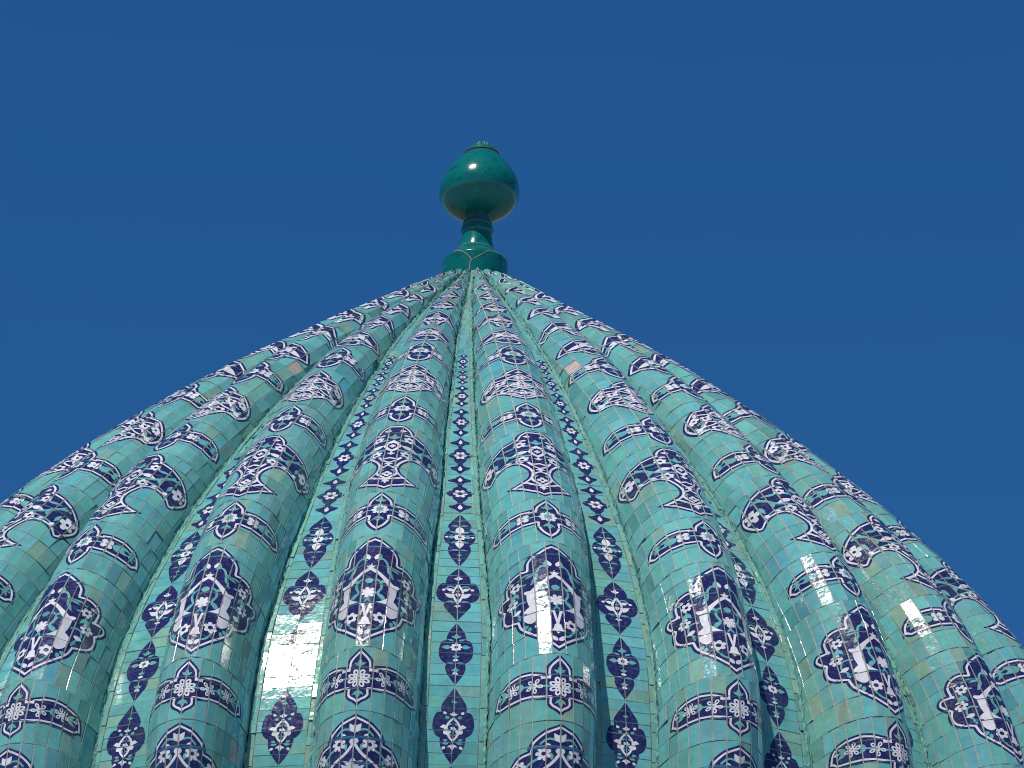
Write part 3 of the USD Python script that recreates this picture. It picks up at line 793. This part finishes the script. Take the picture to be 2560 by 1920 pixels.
for k in KS:
    qq = np.linspace(0, 1, 9)
    s, q = np.meshgrid(SGRID, qq, indexing='ij')
    seen = ('channel', k) in grout
    X = world(chan(k, q, s, np.full(s.shape, -0.0022 if seen else 0.0)))
    v = X.reshape(-1, 3); f = grid_faces(len(SGRID), 9)
    n = smooth_normals(v, f)
    c = v[f[0]].mean(0)
    if np.dot(n[40], v[40] - AXIS(v[40])) < 0:
        f = f[:, ::-1]; n = -n
    if seen:
        G = grout[('channel', k)].reshape(-1, 4, 3)
        gf = np.arange(len(G) * 4).reshape(-1, 4)
        gn = np.cross(G[:, 2] - G[:, 0], G[:, 1] - G[:, 3]); gn /= np.maximum(np.linalg.norm(gn, axis=1, keepdims=True), 1e-12)
        flip = (gn * (G.mean(1) - np.array([AXIS(c) for c in G.mean(1)]))).sum(-1) < 0
        gn[flip] *= -1
        gt = np.concatenate([gf[:, [0, 3, 2]], gf[:, [0, 2, 1]]])
        bed = (G.reshape(-1, 3), gt, np.repeat(gn, 4, 0))
    p = free(DOME, 'channel')
    host[('channel', k)] = p
    put(p, v, f, MAT['mortar'], normals=n)
    if seen:
        put(p + '/bedding', *bed[:2], MAT['grout'], normals=bed[2])

# mortar smeared by hand into the corner between rib and channel
for k in VISIBLE[:-1]:
    for side in (0, 1):
        s = np.linspace(0.06, 2.2, 700)
        t = t_of(s)
        f = strip(t) / (2 * strip(t) + 2 * chw(t))
        reach = np.where(s < 0.95, 1.0, 0.42) * (0.85 + 0.3 * meshkit.noise(np.stack([s * 60, s * 0 + k * 5 + side * 2 + 40, s * 0], -1), 1))
        A = Anom(s); kk = k if side == 0 else nxt(k); sg = 1 if side == 0 else -1
        up = np.minimum(0.0045 * (0.5 + meshkit.noise(np.stack([s * 45, s * 0 + k * 5 + side * 2 + 90, s * 0], -1), 2)), 0.3 * A)
        rows = []
        for w in np.linspace(0, 1, 7):
            nz = (meshkit.noise(np.stack([s * 160, s * 0 + w * 5 + k * 9 + side * 4 + 70, s * 0 + 3], -1), 4) - 0.5) * 0.0026
            if w < 0.4:
                a = rib_s(kk, sg * (A - up * (1 - w / 0.4)), s, 0.0010 + nz)
            else:
                e = (w - 0.4) / 0.6
                qv = e * f * reach
                a = chan(k, qv if side == 0 else 1 - qv, s, 0.0014 * (1 - 0.6 * e) + nz + 0.0018 * (1 - e))
            rows.append(a)
        X = world(np.stack(rows, 1))
        v = X.reshape(-1, 3); fc = grid_faces(len(s), 7)
        n = smooth_normals(v, fc)
        if np.dot(n.mean(0), v.mean(0) - AXIS(v.mean(0))) < 0:
            fc = fc[:, ::-1]; n = -n
        put(free(host[('channel', k)], 'mortar_fillet'), v, fc, MAT['mortar'], normals=n)

for kind, lst in tiles.items():
    lst.sort(key=lambda q: -q[0])
    for sc_, hk, k, V, F, K in lst[:300]:
        put(free(host[(hk, k)], kind), V, F, MAT['glaze'], K)
    rest = lst[300:]
    if rest:
        o = np.cumsum([0] + [len(q[3]) for q in rest])
        pr = put(f'{DOME}/{kind}', np.concatenate([q[3] for q in rest]), np.concatenate([q[4] + a for q, a in zip(rest, o)]), MAT['glaze'], np.concatenate([q[5] for q in rest]))
        tag(pr, kind='stuff')


ZB = 5.1209


def zy(y):                              # height of a measured level on the finial
    return (ZB + 1.085 * (1500 - y) / 4.1475 * 0.000662 / 0.887) * SC + EYE


# ------------------------------------------------------------------ turned pieces
def lathe(path, prof, mat, cx_=0.0, n=96, lean=0.0):
    prof = np.array(prof, float)
    a = np.linspace(0, 2 * math.pi, n, endpoint=False)
    r, z = prof.T
    v = np.stack([r[:, None] * np.sin(a) + cx_ + lean * (z - zy(1500))[:, None], -r[:, None] * np.cos(a) + 10 * SC, np.repeat(z[:, None], n, 1)], -1).reshape(-1, 3)
    f = grid_faces(len(prof), n, True)
    nn = smooth_normals(v, f)
    c = v[f[0]].mean(0)
    if (nn[:, 0] * (v[:, 0] - cx_) + nn[:, 1] * (v[:, 1] - 10 * SC)).sum() < 0:
        f = f[:, ::-1]; nn = -nn
    return put(path, v, f, mat, normals=nn)


# drum under the dome, down to the ground (below the frame)
zb = float(world(np.array([[0, 10, ZT - t_of(2.2) * H]]))[0, 2])
rb = float(Rf(t_of(2.2))) * SC
lathe(f'{DOME}/drum', [(rb - 0.7, zb + 0.25), (rb - 0.25, zb + 0.05), (rb - 0.25, zb - 0.5), (rb - 0.6, zb - 0.6), (rb - 0.6, 0.02)], MAT['brick'], float(cx(3.5)) * SC, 120)

# ------------------------------------------------------------------ finial
fin = UsdGeom.Xform.Define(stage, '/World/finial')
tag(fin.GetPrim(), 'green glazed onion-shaped finial on a waisted foot at the top of the dome', 'finial')
LEAN = 0.033
CXF = float(cx(5.2)) * SC + (-0.004)


def rad(r):
    return 1.02 * r / 4.1475 * 0.000662 * SC


def smooth_prof(p, n=6):
    q = spl([(rad(r), zy(y)) for r, y in p], n)
    return q[np.concatenate([[True], np.linalg.norm(np.diff(q, axis=0), axis=1) > 1e-5])]


foot = np.concatenate([[(rad(334), zy(1640)), (rad(334), zy(1372))], smooth_prof([(334, 1370), (331, 1358), (322, 1346)]), smooth_prof([(322, 1346), (278, 1316), (222, 1278), (186, 1228), (165, 1160), (152, 1087)])])
lathe('/World/finial/foot', foot, MAT['finial'], CXF, lean=LEAN)
lathe('/World/finial/collar', np.concatenate([[(rad(146), zy(1088))], smooth_prof([(151, 1086), (164, 1072), (168, 1048), (163, 1022), (148, 1008)]), [(rad(139), zy(1006))]]), MAT['finial'], CXF, lean=LEAN)
lathe('/World/finial/neck', np.concatenate([[(rad(141), zy(1010))], smooth_prof([(147, 1002), (149, 992), (144, 982)]), smooth_prof([(142, 980), (139, 950), (142, 890)])]), MAT['finial'], CXF, lean=LEAN)
lathe('/World/finial/neck_seam', [(rad(146), zy(984)), (rad(150), zy(980)), (rad(150), zy(971)), (rad(146), zy(967))], MAT['clay'], CXF, lean=LEAN)
lathe('/World/finial/bulb', smooth_prof([(120, 906), (172, 900), (264, 870), (346, 818), (394, 758), (410, 694), (403, 622), (374, 545), (322, 468), (256, 394), (200, 340), (174, 317)], 8), MAT['finial'], CXF, 128, LEAN)
lathe('/World/finial/rim', [(rad(170), zy(320)), (rad(182), zy(318)), (rad(184), zy(309)), (rad(177), zy(302)), (rad(150), zy(301))], MAT['clay'], CXF, lean=LEAN)
CAP = [(162, 305), (156, 290), (134, 256), (96, 222), (52, 203), (20, 198), (0.5, 197)]
lathe('/World/finial/cap', smooth_prof(CAP, 6), MAT['finial'], CXF, lean=LEAN)


def foot_r(z):
    q = foot[np.argsort(foot[:, 1])]
    return np.interp(z, q[:, 1], q[:, 0])


def seam(pts, w=0.0024):
    """mortar joint drawn on the foot: (angle in degrees from the camera side, level)"""
    p = spl(pts, 8)
    a = np.radians(p[:, 0]); z = np.array([zy(y) for y in p[:, 1]]); r = foot_r(z) + 0.0008
    c = np.stack([CXF + LEAN * (z - zy(1500)) + r * np.sin(a), 10 * SC - r * np.cos(a), z], -1)
    t = np.gradient(c, axis=0); t /= np.linalg.norm(t, axis=1, keepdims=True)
    out = np.stack([np.sin(a), -np.cos(a), np.zeros(len(a))], -1)
    b = np.cross(t, out); b /= np.linalg.norm(b, axis=1, keepdims=True); u = np.cross(b, t)
    th = np.linspace(0, 2 * math.pi, 7, endpoint=False)
    ww = w * (0.8 + 0.5 * meshkit.noise(np.stack([np.arange(len(a)) * 0.7, a * 0 + 3, a * 0 + pts[0][1]], -1), 9))[:, None, None]
    v = (c[:, None] + ww * (np.cos(th)[None, :, None] * b[:, None] + 0.6 * np.sin(th)[None, :, None] * u[:, None])).reshape(-1, 3)
    f = grid_faces(len(a), 7, True)
    put(free('/World/finial', 'mortar_joint'), v, f, MAT['seam'])


seam([(a, 1235 + 4 * math.sin(a / 20)) for a in range(-180, 181, 15)])
seam([(-48, 1332), (-28, 1360), (-6, 1460)], 0.004)
seam([(-6, 1460), (12, 1400), (26, 1358), (34, 1352)], 0.003)
seam([(34, 1352), (48, 1340), (66, 1350)], 0.004)
seam([(-6, 1460), (-9, 1500), (-8, 1560)], 0.004)
for i in (1, 3, 4, 6):                      # worn white streaks on the cap are patches of bare slip
    a = math.radians(-30 + 13 * i); w = 0.0022 + 0.0016 * ((i * 7) % 3)
    rr = np.linspace(60, 145, 5); zz = np.interp(rr, [q[0] for q in CAP[::-1]], [q[1] for q in CAP[::-1]])
    L = np.array([[CXF + LEAN * (zy(y) - zy(1500)) + (rad(r) + 0.002) * math.sin(a + d * w / rad(r)), 10 * SC - (rad(r) + 0.002) * math.cos(a + d * w / rad(r)), zy(y) + 0.002] for r, y in zip(rr, zz) for d in (-1, 1)])
    put(free('/World/finial/cap', 'slip_streak'), L, grid_faces(5, 2), MAT['seam'])
